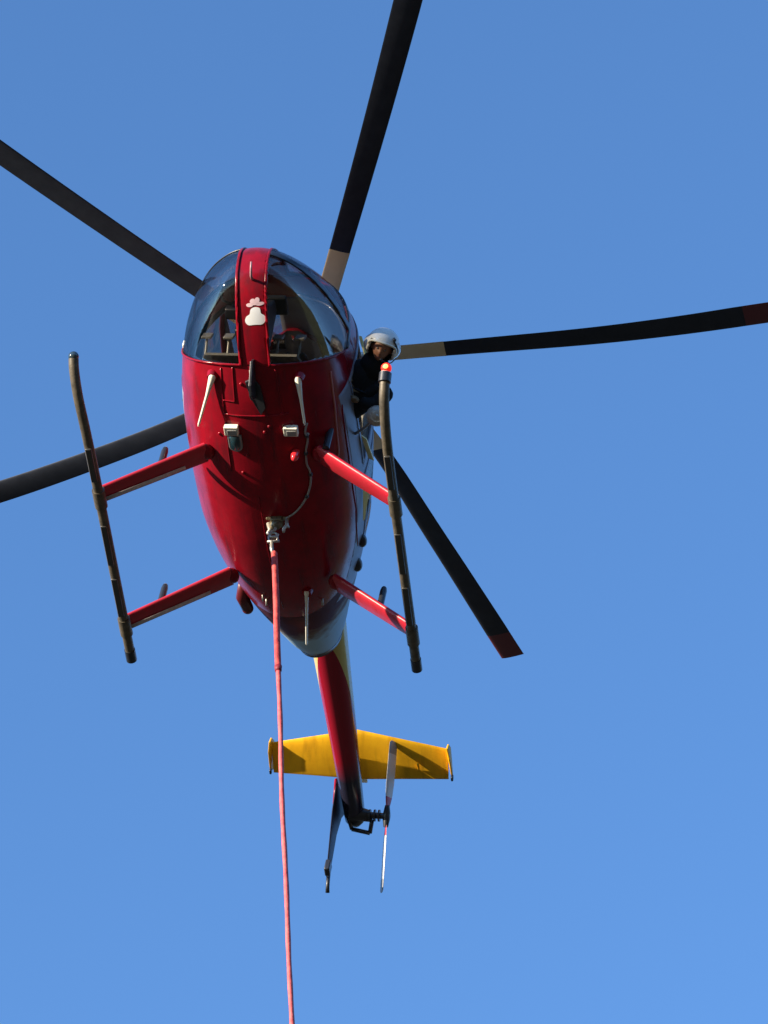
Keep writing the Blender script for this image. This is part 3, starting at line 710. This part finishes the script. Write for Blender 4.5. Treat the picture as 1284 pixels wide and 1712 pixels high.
for dx, zz in ((-.06, 1.32), (.06, 1.32), (-.06, 1.2), (.06, 1.2)):
    bm = bmesh.new(); yy = 1.485-(1.38-zz)*.2; tube(bm, [(dx, yy, zz), (dx, yy-.02, zz)], .04, 18); obj('gauge', bm, GREY, ip, autos=40)
for x in (.30, -.28):
    bm = bmesh.new(); tube(bm, smooth_pts([(x, .95, .86), (x, 1.0, 1.0), (x+.01, .92, 1.15), (x, .88, 1.30)], 4), .015, 10); ball(bm, (x, .87, 1.33), .026, 1, 1, 1.8, u=12, v=8); obj('cyclic_stick', bm, DARK, heli)
    for dx in (-.09, .09):
        bm = bmesh.new(); tube(bm, [(x+dx, 1.42, .87), (x+dx, 1.50, 1.02)], .011, 8); box(bm, (x+dx, 1.51, 1.04), (.08, .02, .11), Matrix.Rotation(.4, 3, 'X')); obj('rudder_pedal', bm, STEEL, heli, bevel=.004)
# door posts and roof bows seen through the glass
for s in (1, -1):
    bm = bmesh.new(); tube(bm, smooth_pts([(s*.56, 1.08, .90), (s*.63, 1.08, 1.25), (s*.60, 1.08, 1.60), (s*.42, 1.10, 1.93), (s*.12, 1.12, 2.06)], 5), .022, 8); obj('canopy_bow', bm, DARK, heli)
    bm = bmesh.new(); tube(bm, smooth_pts([(s*.60, .05, .90), (s*.665, .05, 1.3), (s*.62, .05, 1.75), (s*.40, .05, 2.10)], 5), .03, 8); obj('cabin_post', bm, INT, heli)
bm = bmesh.new(); box(bm, (.30, 1.15, 1.80), (.24, .10, .16), Matrix.Rotation(.3, 3, 'X')); obj('overhead_radio', bm, DARK, heli, bevel=.015)
bm = bmesh.new(); tube(bm, smooth_pts([(.35, 1.10, 1.92), (.42, 1.3, 1.75), (.38, 1.5, 1.6)], 5), .012, 8); obj('overhead_cable', bm, DARK, heli)

# ------------------------------------------------------------------ pilot leaning out of the left doorway
pilot = thing('person', 'pilot in a white flight helmet and dark jacket leaning out of the open left doorway', 'person', H)
def skinned(name, verts, edges, m, par, root=0, sub=2):
    me = bpy.data.meshes.new(name); me.from_pydata([v[0] for v in verts], edges, []); me.materials.append(m)
    o = bpy.data.objects.new(name, me); COL.objects.link(o); o.parent = par
    sk = o.modifiers.new('skin', 'SKIN'); sk.use_smooth_shade = True; sk.branch_smoothing = .3
    for i, v in enumerate(verts):
        r = v[1]; d = me.skin_vertices[0].data[i]; d.radius = (r, r) if not isinstance(r, tuple) else r; d.use_root = (i == root)
    ss = o.modifiers.new('sub', 'SUBSURF'); ss.levels = sub; ss.render_levels = sub
    return o
JV = [((-.42, .50, 1.12), .13), ((-.56, .58, 1.20), .15), ((-.69, .70, 1.25), .165), ((-.78, .83, 1.32), .15), ((-.85, .95, 1.39), .115),
      ((-.90, .80, 1.27), .105), ((-.985, .80, 1.22), .078), ((-.86, .74, 1.13), .065), ((-.76, .80, 1.10), .05),
      ((-.62, .90, 1.42), .085), ((-.50, .96, 1.28), .062), ((-.40, .98, 1.20), .05), ((-.33, .95, 1.22), .04),
      ((-.35, .55, 1.10), .09), ((-.30, .85, 1.12), .08), ((-.28, 1.08, 1.12), .065), ((-.28, 1.22, 1.0), .052), ((-.28, 1.33, .93), .042),
      ((-.48, .60, 1.09), .09), ((-.46, .85, 1.12), .08), ((-.44, 1.05, 1.12), .065), ((-.42, 1.20, 1.0), .052), ((-.40, 1.31, .93), .042)]
JE = [(0, 1), (1, 2), (2, 3), (3, 4), (2, 5), (5, 6), (6, 7), (7, 8), (3, 9), (9, 10), (10, 11), (11, 12), (0, 13), (13, 14), (14, 15), (15, 16), (16, 17), (0, 18), (18, 19), (19, 20), (20, 21), (21, 22)]
body = skinned('body', JV, JE, JKT, pilot)
# gloved hands: palm, four fingers and a thumb each
def hand(w, d, up, side):
    w, d, up = V(w), V(d).normalized(), V(up).normalized(); sd = d.cross(up).normalized()
    vs = [(w, .026), (w+d*.05, .030), (w+d*.085, .028)]; es = [(0, 1), (1, 2)]
    o = skinned('glove', vs, es, GLOVE, body, 0, 2)
    for k, (q, L) in enumerate(((-.027, .058), (-.009, .07), (.009, .066), (.027, .052))):
        b = w+d*.085+sd*q; skinned('finger', [(b-d*.015, .010), (b+d*L*.45, .0095), (b+d*L*.7-up*L*.4, .009), (b+d*L*.55-up*L*.8, .008)], [(0, 1), (1, 2), (2, 3)], GLOVE, o, 0, 1)
    b = w+d*.03-sd*side*.026; skinned('thumb', [(b, .012), (b+d*.025-sd*side*.02-up*.01, .011), (b+d*.05-sd*side*.018-up*.03, .009)], [(0, 1), (1, 2)], GLOVE, o, 0, 1)
hand((-.76, .80, 1.10), (.85, .35, .25), (.1, .5, .8), 1)
hand((-.33, .95, 1.22), (.5, -.5, .3), (0, .3, 1), -1)
for x in (-.28, -.40):
    bm = bmesh.new(); ball(bm, (x, 1.38, .905), .05, .8, 1.7, .7); obj('boot', bm, BLACK, body)
# head: oriented to look down past the skid
Cr = Rh  # camera axes in helicopter frame: columns right, up, back
cx_, cu_, cb_ = Cr.col[0].copy(), Cr.col[1].copy(), Cr.col[2].copy()
fwd = (cb_*.93-cx_*.10-cu_*.34).normalized(); upv = (cu_*.93+cb_*.2+cx_*.32); upv = (upv-fwd*upv.dot(fwd)).normalized(); rt = upv.cross(fwd).normalized()
HR = Matrix((rt, fwd, upv)).transposed()         # local x = his left... , y = face, z = crown
HP = V((-.925, 1.10, 1.435))
def hp(x, y, z): return HP+HR @ V((x, y, z))
def head():
    bm = bmesh.new(); ball(bm, (0, 0, 0), .1, .78, .95, 1.16, u=40, v=32)
    for v in bm.verts:
        p = v.co
        if p.y > 0:
            t = max(0, 1-abs(p.x)/.018)*max(0, 1-abs(p.z+.018)/.032); p.y += .024*t                     # nose
            for s in (-1, 1):                                                                            # eye sockets
                e = max(0, 1-math.hypot(p.x-s*.031, p.z-.008)/.022); p.y -= .012*e
            e = max(0, 1-abs(p.z-.028)/.014)*max(0, 1-abs(p.x)/.06); p.y += .006*e                      # brow
            e = max(0, 1-abs(p.z+.092)/.03)*max(0, 1-abs(p.x)/.035); p.y += .014*e                      # chin
            e = max(0, 1-abs(p.z+.060)/.010)*max(0, 1-abs(p.x)/.028); p.y += .006*e                     # lips
        if p.z < -.03: p.x *= 1-.35*min(1, (-.03-p.z)/.09)
    for v in bm.verts: v.co = HP+HR @ v.co
    o = obj('head', bm, SKIN, body)
    for s in (-1, 1):
        b2 = bmesh.new(); ball(b2, hp(s*.031, .082, .008), (.0095), u=12, v=8); obj('eye', b2, mat('eye_white', (.22, .19, .17), .3), o)
        b2 = bmesh.new(); ball(b2, hp(s*.078, .0, -.01), .026, .35, .7, 1.1, R=HR, u=12, v=8); obj('ear', b2, SKIN, o)
    b2 = bmesh.new(); box(b2, hp(0, .093, -.0595), (.04, .006, .006), HR); obj('mouth', b2, mat('lips', (.25, .08, .07), .5), o)
    return o
hd = head()
# neck
bm = bmesh.new(); tube(bm, [V((-.83, .90, 1.40)), HP+HR @ V((0, -.02, -.07))], [.058, .052], 16); obj('neck', bm, SKIN, body)
bm = bmesh.new(); tube(bm, [V((-.81, .88, 1.37)), V((-.855, .965, 1.41)), HP+HR @ V((.01, -.045, -.085))], [.12, .105, .088], 20); obj('jacket_collar', bm, JKT, body)
# helmet shell with a face opening
bm = bmesh.new(); ball(bm, (0, 0, 0), .132, .92, 1.02, .98, u=56, v=40)
dl = []
for f in bm.faces:
    c = f.calc_center_median()
    if c.y > .035 and c.z < .045-.25*abs(c.x)*0 and abs(c.x) < .098: dl.append(f)
    elif c.z < -.085: dl.append(f)
bmesh.ops.delete(bm, geom=dl, context='FACES')
for v in bm.verts:
    p = v.co
    e = max(0, 1-math.hypot(p.y+.01, p.z+.02)/.06); p.x += math.copysign(.020*e**.5 if e > 0 else 0, p.x)   # ear cups
    v.co = HP+HR @ (V((0, -.012, .012))+p)
hm = obj('flight_helmet', bm, mat('white_helmet', (.80, .80, .76), .25, coat=.6), pilot); q = hm.modifiers.new('s', 'SOLIDIFY'); q.thickness = .016; q.offset = -1
# visor cover ridge, knob, seam, microphone
bm = bmesh.new(); tube(bm, smooth_pts([hp(-.118, .045, .0), hp(-.10, .115, .065), hp(0, .150, .085), hp(.10, .115, .065), hp(.118, .045, .0)], 6), .009, 8); obj('visor_rail', bm, WHITE, hm)
bm = bmesh.new(); tube(bm, smooth_pts([hp(.135, .0, -.05), hp(.118, .06, .05), hp(.078, .085, .105), hp(.07, .06, .125)], 5), .008, 8); ball(bm, hp(.078, .085, .118), .015, u=12, v=8); obj('helmet_strap', bm, DARK, hm)
bm = bmesh.new(); tube(bm, smooth_pts([hp(.13, .02, -.06), hp(.10, .09, -.08), hp(.03, .125, -.065)], 5), .005, 8); ball(bm, hp(.025, .125, -.064), .013, u=12, v=8); obj('boom_microphone', bm, DARK, hm)
bm = bmesh.new(); ball(bm, HP+HR @ V((0, .02, -.03)), .108, .93, .80, .95, R=HR, u=30, v=20)
dl = [f for f in bm.faces if (HR.transposed() @ (f.calc_center_median()-HP)).y > .04]; bmesh.ops.delete(bm, geom=dl, context='FACES'); obj('helmet_lining', bm, BLACK, hm)

# ------------------------------------------------------------------ long line
DN = (Hi.to_3x3() @ V((0, 0, -1))).normalized()
L0 = HK + V((0, 0, -.165))
line_w = H @ L0
line = thing('long_line', 'red hoist line hanging straight down from the cargo hook under the belly', 'rope', Matrix.Translation(line_w))
def wob(z, k): return V((.004*math.sin(z*1.7+k)+.003*math.sin(z*4.1), .004*math.cos(z*1.3+k), -z))
bm = bmesh.new(); tube(bm, [wob(.16, 0)]+[wob(.18+i*.03, 0) for i in range(42)], [.012]+[.0255]*42, 12)
obj('sleeved_end', bm, ROPE, line)
ln = line_w.z-1.2
bm = bmesh.new(); n_ = int(ln/.06); tube(bm, [wob(1.38+i*.06, 0) for i in range(n_-22)], [0.0192+.0012*math.sin(i*.9) for i in range(n_-22)], 12); obj('rope', bm, ROPET, line)
bm = bmesh.new(); tube(bm, [wob(1.37, 0), wob(1.42, 0)], [.031, .026], 12); obj('rope_collar', bm, mat('dark_red_collar', (.25, .02, .03), .6), line)
bm = bmesh.new()
# shackle: bow and pin
tube(bm, smooth_pts([(-.03, 0, -.05), (-.035, 0, -.0), (-.02, 0, .03), (.02, 0, .03), (.035, 0, -.0), (.03, 0, -.05)], 4), .009, 8); tube(bm, [(-.05, 0, -.055), (.05, 0, -.055)], .011, 10)
tube(bm, [(-.012, 0, -.05), (-.016, 0, -.13), (-.008, 0, -.19)], [.014, .016, .012], 10)
sh_ = obj('shackle', bm, STEEL, line)
bm = bmesh.new(); zl = -(1.38+(n_-23)*.06); tube(bm, [(0, 0, zl), (0, 0, zl-.08)], .035, 14); tube(bm, smooth_pts([(0, 0, zl-.08), (.05, 0, zl-.13), (.05, 0, zl-.19), (0, 0, zl-.22), (-.05, 0, zl-.18)], 5), .014, 10); obj('load_hook', bm, STEEL, line)
